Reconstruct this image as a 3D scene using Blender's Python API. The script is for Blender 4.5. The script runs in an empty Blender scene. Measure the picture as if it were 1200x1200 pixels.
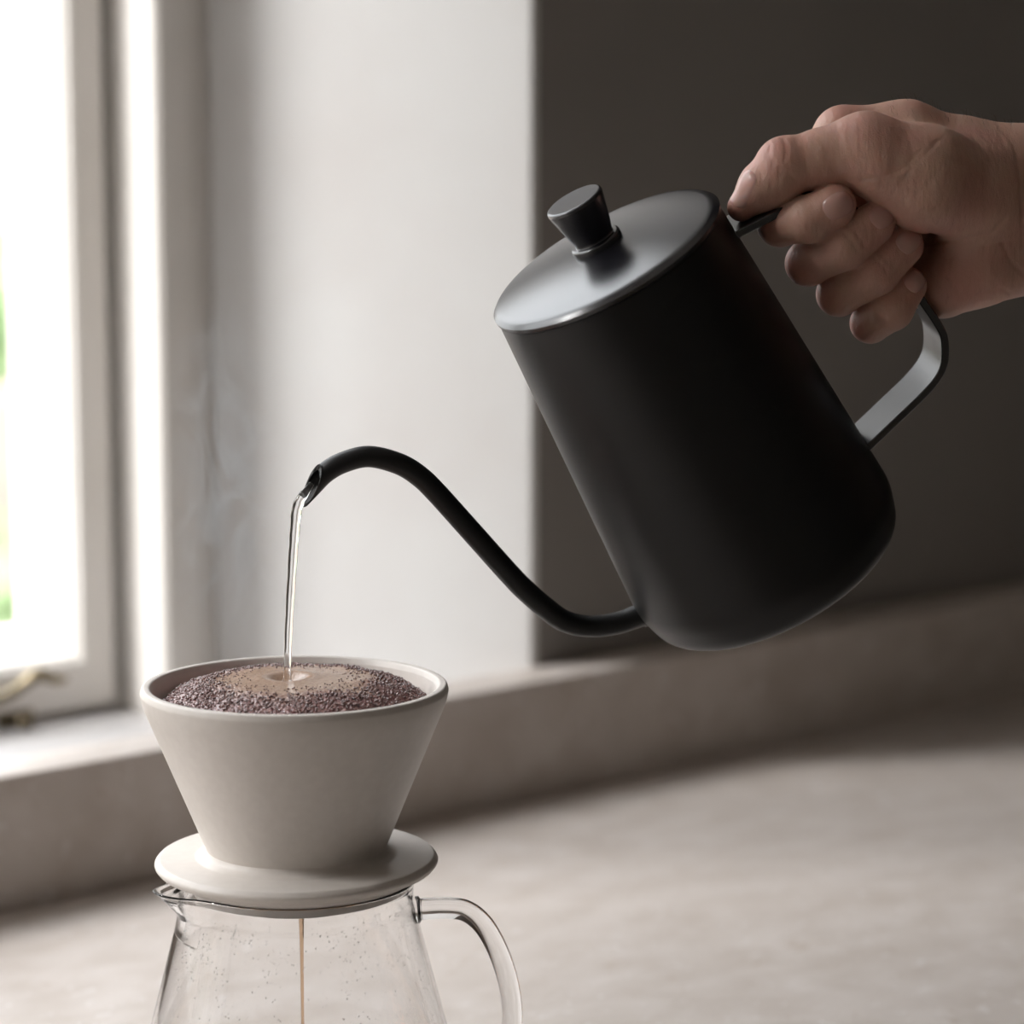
import bpy, bmesh, math, random
import numpy as np
from mathutils import Vector, Matrix, noise

random.seed(4)
S = bpy.context.scene
COL = S.collection

# ------------------------------------------------------------------ camera
FPX = 3087.0
PITCH = math.atan(420 / FPX)
YAW = math.radians(48.3)
CAM = np.array([0.0, 0.0, 0.39])
FW = np.array([math.cos(YAW), math.sin(YAW), 0.0])
CR = np.array([math.sin(YAW), -math.cos(YAW), 0.0])
CV = FW * math.cos(PITCH) - np.array([0, 0, 1.0]) * math.sin(PITCH)
CU = FW * math.sin(PITCH) + np.array([0, 0, 1.0]) * math.cos(PITCH)

def ray(x, y): return CV + CR * (x - 600) / FPX + CU * (600 - y) / FPX
def at(x, y, d): return CAM + ray(x, y) * d
def on_y(x, y, Y):
    r = ray(x, y); return CAM + r * (Y - CAM[1]) / r[1]

cam_data = bpy.data.cameras.new('camera')
cam = bpy.data.objects.new('camera', cam_data); COL.objects.link(cam)
cam_data.sensor_width = 36; cam_data.lens = FPX * 36 / 1200
M = Matrix(((CR[0], CU[0], -CV[0], CAM[0]), (CR[1], CU[1], -CV[1], CAM[1]), (CR[2], CU[2], -CV[2], CAM[2]), (0, 0, 0, 1)))
cam.matrix_world = M
cam_data.clip_start = 0.05; cam_data.clip_end = 200
cam_data.dof.use_dof = True; cam_data.dof.focus_distance = 1.0; cam_data.dof.aperture_fstop = 6.3
S.camera = cam

# ------------------------------------------------------------------ light and exposure
S.view_settings.view_transform = 'Standard'; S.view_settings.look = 'None'
S.view_settings.gamma = 1; S.view_settings.use_curve_mapping = False
S.view_settings.exposure = 0.0
SKY = 7.2
w = bpy.data.worlds.new('overcast_sky'); S.world = w; w.use_nodes = True
nt = w.node_tree; bg = nt.nodes['Background']
tc = nt.nodes.new('ShaderNodeTexCoord'); sp = nt.nodes.new('ShaderNodeSeparateXYZ'); cr = nt.nodes.new('ShaderNodeValToRGB')
nt.links.new(tc.outputs['Generated'], sp.inputs[0]); nt.links.new(sp.outputs['Z'], cr.inputs[0]); nt.links.new(cr.outputs[0], bg.inputs[0])
# overcast sky: three times brighter overhead than at the horizon
cr.color_ramp.elements[0].position = 0.0; cr.color_ramp.elements[0].color = (0.32, 0.325, 0.32, 1)
cr.color_ramp.elements[1].position = 1.0; cr.color_ramp.elements[1].color = (0.94, 0.975, 1.02, 1)
bg.inputs[1].default_value = SKY

def portal(name, loc, rot, sx, sy):
    l = bpy.data.lights.new(name, 'AREA'); l.shape = 'RECTANGLE'; l.size = sx; l.size_y = sy
    l.cycles.is_portal = True
    o = bpy.data.objects.new(name, l); COL.objects.link(o); o.location = loc; o.rotation_euler = rot
    return o
portal('daylight_portal', (-0.15, 1.54, 0.76), (math.radians(-90), 0, 0), 2.4, 1.55)

# hazy sun, high to the left beyond the window
sun = bpy.data.lights.new('hazy_sun', 'SUN'); sun.energy = 6.0; sun.angle = math.radians(21); sun.color = (1.0, .98, .965)
so = bpy.data.objects.new('hazy_sun', sun); COL.objects.link(so)
az, el = math.radians(-25), math.radians(37)
so.rotation_euler = Vector((math.cos(az) * math.cos(el), math.sin(az) * math.cos(el), -math.sin(el))).to_track_quat('-Z', 'Y').to_euler()
so.location = (-3, 4, 3)

# ------------------------------------------------------------------ helpers
def tag(o, label=None, cat=None, group=None, kind=None):
    if label: o['label'] = label
    if cat: o['category'] = cat
    if group: o['group'] = group
    if kind: o['kind'] = kind
    return o

def link(name, me, material=None, parent=None, smooth=False, matrix=None):
    o = bpy.data.objects.new(name, me); COL.objects.link(o)
    if material: me.materials.append(material)
    if smooth:
        me.polygons.foreach_set('use_smooth', [True] * len(me.polygons))
    if matrix is not None: o.matrix_world = matrix
    if parent: o.parent = parent
    return o

def mesh(name, verts, faces):
    me = bpy.data.meshes.new(name); me.from_pydata([tuple(map(float, v)) for v in verts], [], faces); me.update()
    return me

def empty(name, loc=(0, 0, 0)):
    o = bpy.data.objects.new(name, None); COL.objects.link(o); o.location = loc; o.empty_display_size = 0.02
    return o

def auto_smooth(o, deg=35):
    bm = bmesh.new(); bm.from_mesh(o.data)
    for f in bm.faces: f.smooth = True
    for e in bm.edges:
        if len(e.link_faces) == 2 and e.calc_face_angle(0) > math.radians(deg): e.smooth = False
    bm.to_mesh(o.data); bm.free()
    return o

def box(name, lo, hi, material, parent=None, bevel=0.0, seg=2):
    bm = bmesh.new()
    bmesh.ops.create_cube(bm, size=1)
    for v in bm.verts:
        v.co = Vector([(lo[i] + hi[i]) / 2 + v.co[i] * (hi[i] - lo[i]) for i in range(3)])
    if bevel:
        bmesh.ops.bevel(bm, geom=bm.edges[:], offset=bevel, segments=seg, affect='EDGES', profile=0.5)
    me = bpy.data.meshes.new(name); bm.to_mesh(me); bm.free()
    o = link(name, me, material, parent)
    if bevel: auto_smooth(o, 50)
    return o

def prism(name, poly, z0, z1, material, parent=None, bevel=0.0):
    """closed polygon (x, y) extruded in z"""
    bm = bmesh.new()
    vs = [bm.verts.new((p[0], p[1], z0)) for p in poly]
    f = bm.faces.new(vs)
    r = bmesh.ops.extrude_face_region(bm, geom=[f])
    for v in r['geom']:
        if isinstance(v, bmesh.types.BMVert): v.co.z = z1
    bmesh.ops.recalc_face_normals(bm, faces=bm.faces[:])
    if bevel: bmesh.ops.bevel(bm, geom=bm.edges[:], offset=bevel, segments=2, affect='EDGES', profile=0.5)
    me = bpy.data.meshes.new(name); bm.to_mesh(me); bm.free()
    o = link(name, me, material, parent)
    if bevel: auto_smooth(o, 50)
    return o

def chaikin(pts, n=2, closed=False):
    pts = [tuple(p) for p in pts]
    for _ in range(n):
        out = [] if closed else [pts[0]]
        m = len(pts)
        for i in range(m if closed else m - 1):
            a, b = pts[i], pts[(i + 1) % m]
            out.append(tuple(.75 * a[k] + .25 * b[k] for k in range(len(a))))
            out.append(tuple(.25 * a[k] + .75 * b[k] for k in range(len(a))))
        if not closed: out.append(pts[-1])
        pts = out
    return pts

def fillet(pts, radii, n=6):
    """round the corners of an open (r, z) profile"""
    out = []
    for i, p in enumerate(pts):
        r = radii[i]
        if r <= 0 or i in (0, len(pts) - 1): out.append(p); continue
        p = Vector(p); a = (Vector(pts[i - 1]) - p); b = (Vector(pts[i + 1]) - p)
        la, lb = a.length, b.length; a.normalize(); b.normalize()
        ang = a.angle(b); t = min(r / math.tan(ang / 2), la * .49, lb * .49)
        s, e = p + a * t, p + b * t
        for k in range(n + 1):
            u = k / n
            q = s * (1 - u) ** 2 + p * 2 * u * (1 - u) + e * u * u
            out.append((q.x, q.y))
    return out

def lathe_mesh(name, prof, n=96, center=(0, 0, 0), func=None):
    verts, faces, rings = [], [], []
    for (r, z) in prof:
        if abs(r) < 1e-6:
            rings.append([len(verts)]); verts.append((0, 0, z))
        else:
            st = len(verts)
            for k in range(n):
                a = 2 * math.pi * k / n
                v = (r * math.cos(a), r * math.sin(a), z)
                if func: v = func(r, a, z)
                verts.append(v)
            rings.append(list(range(st, st + n)))
    for A, B in zip(rings[:-1], rings[1:]):
        if len(A) == 1 and len(B) == 1: continue
        for k in range(n):
            k2 = (k + 1) % n
            if len(A) == 1: faces.append((A[0], B[k2], B[k]))
            elif len(B) == 1: faces.append((A[k], A[k2], B[0]))
            else: faces.append((A[k], A[k2], B[k2], B[k]))
    verts = [(v[0] + center[0], v[1] + center[1], v[2] + center[2]) for v in verts]
    return mesh(name, verts, faces)

def catmull(P, n=8):
    P = [np.array(p, float) for p in P]
    Q = [2 * P[0] - P[1]] + P + [2 * P[-1] - P[-2]]
    out = []
    for i in range(1, len(Q) - 2):
        p0, p1, p2, p3 = Q[i - 1:i + 3]
        for k in range(n):
            t = k / n
            out.append(.5 * ((2 * p1) + (-p0 + p2) * t + (2 * p0 - 5 * p1 + 4 * p2 - p3) * t * t + (-p0 + 3 * p1 - 3 * p2 + p3) * t ** 3))
    out.append(P[-1])
    return out

def sweep(name, path, section, ref=(0, 0, 1), caps=True, scale=None):
    """sweep a closed 2-D section (list of (a, b)) along path; a along the side vector, b along the other"""
    path = [Vector(p) for p in path]; n = len(path); m = len(section)
    verts, faces = [], []
    side = None
    for i, p in enumerate(path):
        t = (path[min(i + 1, n - 1)] - path[max(i - 1, 0)]).normalized()
        if side is None:
            side = Vector(ref).cross(t)
            if side.length < 1e-4: side = Vector((1, 0, 0)).cross(t)
            side.normalize()
        else:
            side = (side - t * side.dot(t)).normalized()
        up = t.cross(side)
        s = scale[i] if scale is not None else 1.0
        for a, b in section: verts.append(p + side * a * s + up * b * s)
    for i in range(n - 1):
        for k in range(m):
            k2 = (k + 1) % m
            faces.append((i * m + k, i * m + k2, (i + 1) * m + k2, (i + 1) * m + k))
    if caps:
        faces.append(tuple(range(m))[::-1]); faces.append(tuple((n - 1) * m + k for k in range(m)))
    me = mesh(name, verts, faces)
    bm = bmesh.new(); bm.from_mesh(me); bmesh.ops.recalc_face_normals(bm, faces=bm.faces[:]); bm.to_mesh(me); bm.free()
    return me

def circle(r, n=20): return [(r * math.cos(2 * math.pi * k / n), r * math.sin(2 * math.pi * k / n)) for k in range(n)]

# ------------------------------------------------------------------ materials
def mat(name, color, rough=0.5, metal=0.0, spec=0.5, noise_scale=None, color2=None, detail=6, lo=.35, hi=.65,
        bump=0.0, bump_scale=None, bump_dist=0.001, stretch=None, **kw):
    m = bpy.data.materials.new(name); m.use_nodes = True
    t = m.node_tree; b = t.nodes['Principled BSDF']
    b.inputs['Base Color'].default_value = (*color, 1); b.inputs['Roughness'].default_value = rough
    b.inputs['Metallic'].default_value = metal; b.inputs['Specular IOR Level'].default_value = spec
    for k, v in kw.items(): b.inputs[k.replace('_', ' ')].default_value = v
    tc = t.nodes.new('ShaderNodeTexCoord'); src = tc.outputs['Object']
    if stretch:
        mp = t.nodes.new('ShaderNodeMapping'); mp.inputs['Scale'].default_value = stretch
        t.links.new(src, mp.inputs[0]); src = mp.outputs[0]
    if noise_scale:
        n = t.nodes.new('ShaderNodeTexNoise'); n.inputs['Scale'].default_value = noise_scale; n.inputs['Detail'].default_value = detail
        t.links.new(src, n.inputs['Vector'])
        r = t.nodes.new('ShaderNodeValToRGB'); r.color_ramp.elements[0].position = lo; r.color_ramp.elements[1].position = hi
        r.color_ramp.elements[0].color = (*color, 1); r.color_ramp.elements[1].color = (*(color2 or color), 1)
        t.links.new(n.outputs[0], r.inputs[0]); t.links.new(r.outputs[0], b.inputs['Base Color'])
    if bump:
        n2 = t.nodes.new('ShaderNodeTexNoise'); n2.inputs['Scale'].default_value = bump_scale or 200; n2.inputs['Detail'].default_value = 5
        t.links.new(src, n2.inputs['Vector'])
        bp = t.nodes.new('ShaderNodeBump'); bp.inputs['Strength'].default_value = bump; bp.inputs['Distance'].default_value = bump_dist
        t.links.new(n2.outputs[0], bp.inputs['Height']); t.links.new(bp.outputs[0], b.inputs['Normal'])
    return m

def stone_material():
    m = mat('limestone', (.52, .44, .37), rough=.42, spec=.35)
    t = m.node_tree; b = t.nodes['Principled BSDF']
    tc = t.nodes.new('ShaderNodeTexCoord')
    mp = t.nodes.new('ShaderNodeMapping'); mp.inputs['Rotation'].default_value = (0, 0, math.radians(20)); mp.inputs['Scale'].default_value = (1, 1.5, 1)
    t.links.new(tc.outputs['Object'], mp.inputs[0])
    def nz(scale, det, lo, hi, c0, c1, dist=0.0):
        n = t.nodes.new('ShaderNodeTexNoise'); n.inputs['Scale'].default_value = scale; n.inputs['Detail'].default_value = det
        n.inputs['Distortion'].default_value = dist; t.links.new(mp.outputs[0], n.inputs['Vector'])
        r = t.nodes.new('ShaderNodeValToRGB'); r.color_ramp.elements[0].position = lo; r.color_ramp.elements[1].position = hi
        r.color_ramp.elements[0].color = c0; r.color_ramp.elements[1].color = c1
        t.links.new(n.outputs[0], r.inputs[0]); return r.outputs[0]
    base = nz(26, 8, .3, .75, (.585, .52, .47, 1), (.72, .66, .62, 1), .4)
    white = nz(85, 3, .62, .70, (0, 0, 0, 1), (1, 1, 1, 1), 1.0)
    tan = nz(60, 4, .64, .72, (0, 0, 0, 1), (1, 1, 1, 1), 1.5)
    def mix(a, fac, col, amt):
        mu = t.nodes.new('ShaderNodeMath'); mu.operation = 'MULTIPLY'; mu.inputs[1].default_value = amt; t.links.new(fac, mu.inputs[0])
        x = t.nodes.new('ShaderNodeMix'); x.data_type = 'RGBA'
        t.links.new(mu.outputs[0], x.inputs[0]); t.links.new(a, x.inputs[6]); x.inputs[7].default_value = col; return x.outputs[2]
    c = mix(base, white, (.84, .80, .78, 1), .6)
    c = mix(c, tan, (.42, .32, .24, 1), .35)
    t.links.new(c, b.inputs['Base Color'])
    bp = t.nodes.new('ShaderNodeBump'); bp.inputs['Strength'].default_value = .25; bp.inputs['Distance'].default_value = .001
    n = t.nodes.new('ShaderNodeTexNoise'); n.inputs['Scale'].default_value = 150; n.inputs['Detail'].default_value = 5
    t.links.new(mp.outputs[0], n.inputs['Vector']); t.links.new(n.outputs[0], bp.inputs['Height']); t.links.new(bp.outputs[0], b.inputs['Normal'])
    return m

def skin_material():
    m = mat('skin', (.5, .28, .2), rough=.47, spec=.45)
    t = m.node_tree; b = t.nodes['Principled BSDF']
    b.inputs['Subsurface Weight'].default_value = .25; b.inputs['Subsurface Radius'].default_value = (1, .35, .2); b.inputs['Subsurface Scale'].default_value = .003
    tc = t.nodes.new('ShaderNodeTexCoord')
    n = t.nodes.new('ShaderNodeTexNoise'); n.inputs['Scale'].default_value = 45; n.inputs['Detail'].default_value = 4; t.links.new(tc.outputs['Object'], n.inputs[0])
    r = t.nodes.new('ShaderNodeValToRGB'); r.color_ramp.elements[0].position = .35; r.color_ramp.elements[1].position = .68
    r.color_ramp.elements[0].color = (.59, .37, .285, 1); r.color_ramp.elements[1].color = (.56, .305, .245, 1)
    t.links.new(n.outputs[0], r.inputs[0]); 
    # redder skin over the knuckles and finger ends, from the modelled 'flush' attribute
    at_ = t.nodes.new('ShaderNodeAttribute'); at_.attribute_name = 'flush'
    x = t.nodes.new('ShaderNodeMix'); x.data_type = 'RGBA'; t.links.new(at_.outputs['Fac'], x.inputs[0]); t.links.new(r.outputs[0], x.inputs[6]); x.inputs[7].default_value = (.50, .225, .18, 1)
    t.links.new(x.outputs[2], b.inputs['Base Color'])
    v = t.nodes.new('ShaderNodeTexVoronoi'); v.inputs['Scale'].default_value = 900; v.feature = 'DISTANCE_TO_EDGE'
    mp = t.nodes.new('ShaderNodeMapping'); mp.inputs['Scale'].default_value = (1, 1, 1); 
    n3 = t.nodes.new('ShaderNodeTexNoise'); n3.inputs['Scale'].default_value = 120; t.links.new(tc.outputs['Object'], n3.inputs[0])
    mx = t.nodes.new('ShaderNodeMix'); mx.data_type = 'VECTOR'; mx.inputs[0].default_value = .02; t.links.new(tc.outputs['Object'], mx.inputs[4]); t.links.new(n3.outputs[1], mx.inputs[5])
    t.links.new(mx.outputs[1], v.inputs['Vector'])
    bp = t.nodes.new('ShaderNodeBump'); bp.inputs['Strength'].default_value = .35; bp.inputs['Distance'].default_value = .0003; t.links.new(v.outputs['Distance'], bp.inputs['Height'])
    n2 = t.nodes.new('ShaderNodeTexNoise'); n2.inputs['Scale'].default_value = 160; n2.inputs['Detail'].default_value = 6
    mp2 = t.nodes.new('ShaderNodeMapping'); mp2.inputs['Scale'].default_value = (2.2, .8, 1); t.links.new(tc.outputs['Object'], mp2.inputs[0]); t.links.new(mp2.outputs[0], n2.inputs[0])
    bp2 = t.nodes.new('ShaderNodeBump'); bp2.inputs['Strength'].default_value = .45; bp2.inputs['Distance'].default_value = .0012
    t.links.new(n2.outputs[0], bp2.inputs['Height']); t.links.new(bp.outputs[0], bp2.inputs['Normal']); t.links.new(bp2.outputs[0], b.inputs['Normal'])
    return m

def glass_material(name, ior=1.47, color=(1, 1, 1), rough=0.0):
    m = bpy.data.materials.new(name); m.use_nodes = True; t = m.node_tree
    t.nodes.remove(t.nodes['Principled BSDF'])
    g = t.nodes.new('ShaderNodeBsdfGlass'); g.inputs['IOR'].default_value = ior; g.inputs['Color'].default_value = (*color, 1); g.inputs['Roughness'].default_value = rough
    t.links.new(g.outputs[0], t.nodes['Material Output'].inputs[0])
    return m

def pane_material():
    m = bpy.data.materials.new('window_glass'); m.use_nodes = True; t = m.node_tree
    t.nodes.remove(t.nodes['Principled BSDF'])
    tr = t.nodes.new('ShaderNodeBsdfTransparent'); gl = t.nodes.new('ShaderNodeBsdfGlossy'); gl.inputs['Roughness'].default_value = .01
    lw = t.nodes.new('ShaderNodeLayerWeight'); lw.inputs[0].default_value = .5; mx = t.nodes.new('ShaderNodeMixShader')
    pw = t.nodes.new('ShaderNodeMath'); pw.operation = 'POWER'; pw.inputs[1].default_value = 5; t.links.new(lw.outputs['Facing'], pw.inputs[0])
    fr = t.nodes.new('ShaderNodeMath'); fr.operation = 'MULTIPLY_ADD'; fr.inputs[1].default_value = .9; fr.inputs[2].default_value = .04; t.links.new(pw.outputs[0], fr.inputs[0])
    t.links.new(fr.outputs[0], mx.inputs[0]); t.links.new(tr.outputs[0], mx.inputs[1]); t.links.new(gl.outputs[0], mx.inputs[2])
    t.links.new(mx.outputs[0], t.nodes['Material Output'].inputs[0]); return m

STONE = stone_material()
PLASTER = mat('white_plaster', (.78, .78, .775), rough=.8, spec=.2, noise_scale=9, color2=(.74, .725, .715), lo=.4, hi=.75, bump=.15, bump_scale=40, bump_dist=.002)
DARKWALL = mat('dark_wall_paint', (.285, .266, .251), rough=.75, spec=.25, noise_scale=5, color2=(.265, .248, .234), bump=.1, bump_scale=60, bump_dist=.001)
ROOMWALL = mat('room_wall_paint', (.56, .53, .495), rough=.85, spec=.2, noise_scale=4, color2=(.54, .505, .47))
WOODPAINT = mat('painted_timber', (.83, .80, .765), rough=.85, spec=.12, noise_scale=14, color2=(.80, .77, .73), bump=.08, bump_scale=90, bump_dist=.001)
SILLPAINT = mat('sill_paint', (.50, .485, .48), rough=.5, spec=.4, noise_scale=14, color2=(.46, .445, .44))
BRASS = mat('aged_brass', (.27, .22, .14), rough=.42, metal=1.0, noise_scale=70, color2=(.15, .125, .09))
BLACK = mat('matte_black_enamel', (.008, .008, .0115), rough=.26, spec=1.0, bump=.06, bump_scale=2600, bump_dist=.0002)
BODYBLACK = mat('matte_black_body', (.0055, .0053, .0055), rough=.43, spec=.42, bump=.06, bump_scale=2600, bump_dist=.0002)
BLACKHANDLE = mat('satin_black_steel', (.02, .02, .023), rough=.25, spec=1.0, bump=.05, bump_scale=2600, bump_dist=.0002)
STEEL = mat('brushed_steel_inside', (.45, .45, .46), rough=.25, metal=1.0)
CERAMIC = mat('matte_stoneware_glaze', (.71, .66, .615), rough=.42, spec=.45, noise_scale=260, color2=(.68, .63, .585), bump=.08, bump_scale=900, bump_dist=.0003)
GLASS = glass_material('clear_borosilicate_glass')
WATER = glass_material('hot_water', 1.33)
PANE = pane_material()
COFFEE = mat('brewed_coffee', (.62, .36, .18), rough=.03, spec=.5, Transmission_Weight=.97, IOR=1.33)
DRIP = mat('coffee_drip', (.80, .58, .40), rough=.1, spec=.5, Transmission_Weight=.95, IOR=1.33)
SKIN = skin_material()
NAIL = mat('fingernail', (.59, .35, .305), rough=.24, spec=.5, Subsurface_Weight=.3, Subsurface_Scale=.002)
HAIR = mat('arm_hair', (.08, .05, .035), rough=.5)

# ------------------------------------------------------------------ the room
LX = -1.6; RX = 3.0; BY = -2.2; WY = 1.205; UY = 1.168; OUT = 1.56; FL = -0.9; CE = 1.8
XO, XI = -1.36, 1.0948           # edges of the recess at the room side
ZT = 1.50; ZS = 0.031; ZL = 0.071
floor = box('floor', (LX, BY, FL - .05), (RX, OUT, FL), mat('floor_boards', (.45, .36, .27), rough=.5, noise_scale=6, color2=(.38, .30, .22), stretch=(1, 12, 1)))
ceiling = box('ceiling', (LX - .2, BY - .2, CE), (RX + .2, OUT, CE + .1), ROOMWALL)
for o in (floor, ceiling): tag(o, kind='structure')
def wall(name, lo, hi, m): return tag(box(name, lo, hi, m), kind='structure')
wall('wall_right', (RX, BY - .2, FL), (RX + .2, OUT, CE), DARKWALL)
wall('wall_back', (LX - .2, BY - .2, FL), (RX, BY, CE), ROOMWALL)
# window wall around the splayed recess
wb = empty('wall_window'); tag(wb, kind='structure')
XRB, YF = .9880, 1.391            # right reveal meets the window frame here
box('wall_above_window', (LX, WY, ZT), (RX, OUT, CE), DARKWALL, wb)
box('wall_below_window', (LX, WY + .003, FL), (RX, OUT, -.06), DARKWALL, wb)
prism('wall_beside_window', [(XI + .0004, WY), (RX, WY), (RX, OUT), (XRB, OUT), (XRB + .0004, YF)], -.0595, ZT, DARKWALL, wb)
prism('wall_beside_window', [(XO - .0004, WY), (-1.29, YF), (-1.29, OUT), (LX, OUT), (LX, WY)], -.06, ZT, DARKWALL, wb)
# white plastered reveals and soffit, a thin plaster coat with its own thickness
def reveal(x0, y0, x1, y1, s):
    poly = [(x0, y0), (x1, y1), (x1 - s * .006, y1), (x0 - s * .006, y0 + .0)]
    return prism('reveal_plaster', poly, ZS - .09, ZT, PLASTER, wb)
reveal(XI, WY + .0002, XRB, YF, 1); reveal(XO, WY + .0002, -1.29, YF, -1)
box('soffit_plaster', (XO, WY + .001, ZT - .006), (XI, OUT - .05, ZT + .001), PLASTER, wb)
wall('wall_left', (LX - .2, BY - .2, FL), (LX, OUT, CE), ROOMWALL)

# window 1: fixed frame, three casements, panes, stay
w1 = empty('window_1'); tag(w1, kind='structure')
XJ = .9359                        # inner face of the right frame jamb
ZB, ZH = ZS, ZT - .006
YFR = 1.383
def jamb(s, xj, xr):
    """stepped jamb in plan; s=+1 right-hand jamb"""
    a = [(xj, YFR + .003), (xj + s * .003, YFR), (xj + s * .0110, YFR), (xj + s * .0125, YFR + .0035), (xj + s * .0265, YFR + .0035), (xj + s * .0270, YFR + .011),
         (xr, YFR + .011), (xr, OUT - .04), (xj - s * .020, OUT - .04), (xj - s * .026, 1.499), (xj - s * .0405, 1.496), (xj - s * .0405, 1.4835), (xj - s * .036, 1.482), (xj - s * .002, 1.482), (xj - s * .002, 1.475), (xj, 1.474)]
    return prism('window_frame', a, ZB, ZH, WOODPAINT, w1)
jamb(1, XJ, XRB + .006); jamb(-1, -1.242, -1.296)
box('window_frame', (-1.26, YFR + .01, ZH - .05), (XJ + .02, OUT - .04, ZH), WOODPAINT, w1, .002)
box('outer_sill', (-1.29, 1.480, ZB - .03), (XRB, OUT + .03, ZB + .032), WOODPAINT, w1, .003)
openings = [(.413, .9274), (-.129, .380), (-.671, -.162), (-1.236, -.704)]
for i in range(3):
    x0 = openings[i + 1][1] + .006; x1 = openings[i][0] - .006
    box('mullion', (x0, YFR + .01, ZB), (x1, OUT - .045, ZH - .05), WOODPAINT, w1, .003)
def sash(x0, x1, with_stay):
    zb, zt = ZS + .005, ZH - .056; T = .027; zi = .0699; ztop = zt - .035
    # moulded stiles and rails, each mitred from one profile ring
    prof = [(0, 1.430), (T - .0045, 1.430), (T - .003, 1.4315), (T - .003, 1.434), (T - .0008, 1.4365), (T, 1.4445), (T, 1.462), (T + .002, 1.464), (T + .002, 1.480), (0, 1.480)]
    def ringpt(k, d, y):
        fz = (zi - zb) / T
        d2 = d * fz
        return [(x0 + d, y, zb + d2), (x1 - d, y, zb + d2), (x1 - d, y, zt - d), (x0 + d, y, zt - d)][k]
    s = None
    bm = bmesh.new(); rings = []
    for (d, y) in prof: rings.append([bm.verts.new(ringpt(k, d, y)) for k in range(4)])
    m = len(rings)
    for i in range(m):
        A, B = rings[i], rings[(i + 1) % m]
        for k in range(4): bm.faces.new((A[k], A[(k + 1) % 4], B[(k + 1) % 4], B[k]))
    bmesh.ops.recalc_face_normals(bm, faces=bm.faces[:])
    me = bpy.data.meshes.new('sash'); bm.to_mesh(me); bm.free()
    o = link('sash', me, WOODPAINT, w1)
    pane = box('pane', (x0 + T - .003, 1.4655, zb + .02), (x1 - T + .003, 1.4695, zt - T + .003), PANE, o)
    return o
sashes = [sash(a, b, i == 0) for i, (a, b) in enumerate(openings)]
# brass casement stay on the bottom rail of the nearest sash
def rail_pt(x, y, off): return on_y(x, y, 1.430 - off)
pts = [rail_pt(-190, 868, .016), rail_pt(-120, 852, .016), rail_pt(-60, 838, .016), rail_pt(-10, 822, .016), rail_pt(14, 812, .017), rail_pt(30, 800, .019), rail_pt(42, 791, .022), rail_pt(54, 792, .022), rail_pt(66, 797, .021), rail_pt(76, 796, .018)]
pp = catmull(pts, 6)
sc = np.interp(np.linspace(0, 1, len(pp)), [0, .5, .66, .78, .9, 1], [.9, 1.0, 1.35, 1.1, .8, .55])
stay = link('casement_stay', sweep('casement_stay', pp, [(a * 1.0, b * .8) for a, b in circle(.0045, 14)], scale=sc), BRASS, w1, smooth=True)
for x in (-100, 20):
    c = rail_pt(x, 850 - x * .22, .004)
    link('stay_bracket', sweep('stay_bracket', [c + np.array([0, .005, 0]), c - np.array([0, .012, 0])], circle(.0045, 12)), BRASS, stay, smooth=True)
    link('stay_plate', box('stay_plate', c - np.array([.012, -.0005, .006]), c + np.array([.012, .004, .006]), BRASS).data, None, stay)
    bpy.data.objects.remove([o for o in bpy.data.objects if o.name.startswith('stay_plate') and o.parent is None][0])

# lower inner sill board behind the stone ledge
sill = prism('trim_1', [(XO + .006, WY + .0002), (XI - .007, WY + .0002), (XRB - .007, YF - .002), (XJ + .003, YFR - .0), (XJ - .002, 1.4252), (-1.24, 1.4252), (-1.243, YFR), (-1.284, YF - .002)], ZS - .03, ZS, SILLPAINT); tag(sill, kind='structure')

# ------------------------------------------------------------------ worktop and stone upstand
top = box('worktop', (LX + .002, .46, -.04), (RX - .002, UY - .0005, 0.0), STONE, None, .003)
tag(top, 'broad pale beige mottled stone worktop under the glass carafe', 'worktop')
def upstand_mesh():
    bm = bmesh.new()
    prof = [(UY, -.04), (UY, ZL - .004), (UY + .0015, ZL - .001), (UY + .0045, ZL), (1.2035, ZL), (1.2045, ZL - .001), (1.2045, -.04)]
    x0, x1 = LX + .002, RX - .002
    A = [bm.verts.new((x0, y, z)) for y, z in prof]; B = [bm.verts.new((x1, y, z)) for y, z in prof]
    n = len(prof)
    for k in range(n): bm.faces.new((A[k], A[(k + 1) % n], B[(k + 1) % n], B[k]))
    bm.faces.new(A[::-1]); bm.faces.new(B)
    bmesh.ops.recalc_face_normals(bm, faces=bm.faces[:])
    me = bpy.data.meshes.new('upstand'); bm.to_mesh(me); bm.free(); return me
LEDGE = upstand_mesh()
o = link('stone_upstand', LEDGE, STONE); auto_smooth(o, 30)
tag(o, 'low brown-beige stone upstand with a ledge along the foot of the walls', 'upstand')
# the dark wall stands on the ledge, set back from its front edge
def rel(o, p): o.parent = p; o.matrix_parent_inverse = Matrix.Translation(-p.location); return o
cab = empty('base_cabinet', (0.9, .8, FL)); tag(cab, 'plain dark painted base cabinet carrying the stone worktop', 'cabinet')
CABM = mat('cabinet_paint', (.10, .095, .085), rough=.5)
rel(box('carcass', (LX + .01, .52, FL + .09), (RX - .01, WY - .001, -.0405), CABM), cab)
rel(box('plinth', (LX + .01, .57, FL + .001), (RX - .01, WY - .001, FL + .0895), CABM), cab)
for k in range(7):
    x0 = LX + .02 + k * .594
    d = rel(box('door', (x0, .500, FL + .10), (x0 + .585, .5195, -.05), CABM, None, .002), cab)
    h = link('door_knob', lathe_mesh('door_knob', [(0, 0), (.006, 0), (.006, .012), (.014, .02), (.012, .027), (0, .029)], 20), BRASS, d, smooth=True)
    h.matrix_local = Matrix.Translation((x0 + .54, .5005, -.16)) @ Matrix.Rotation(math.radians(90), 4, 'X')

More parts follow.
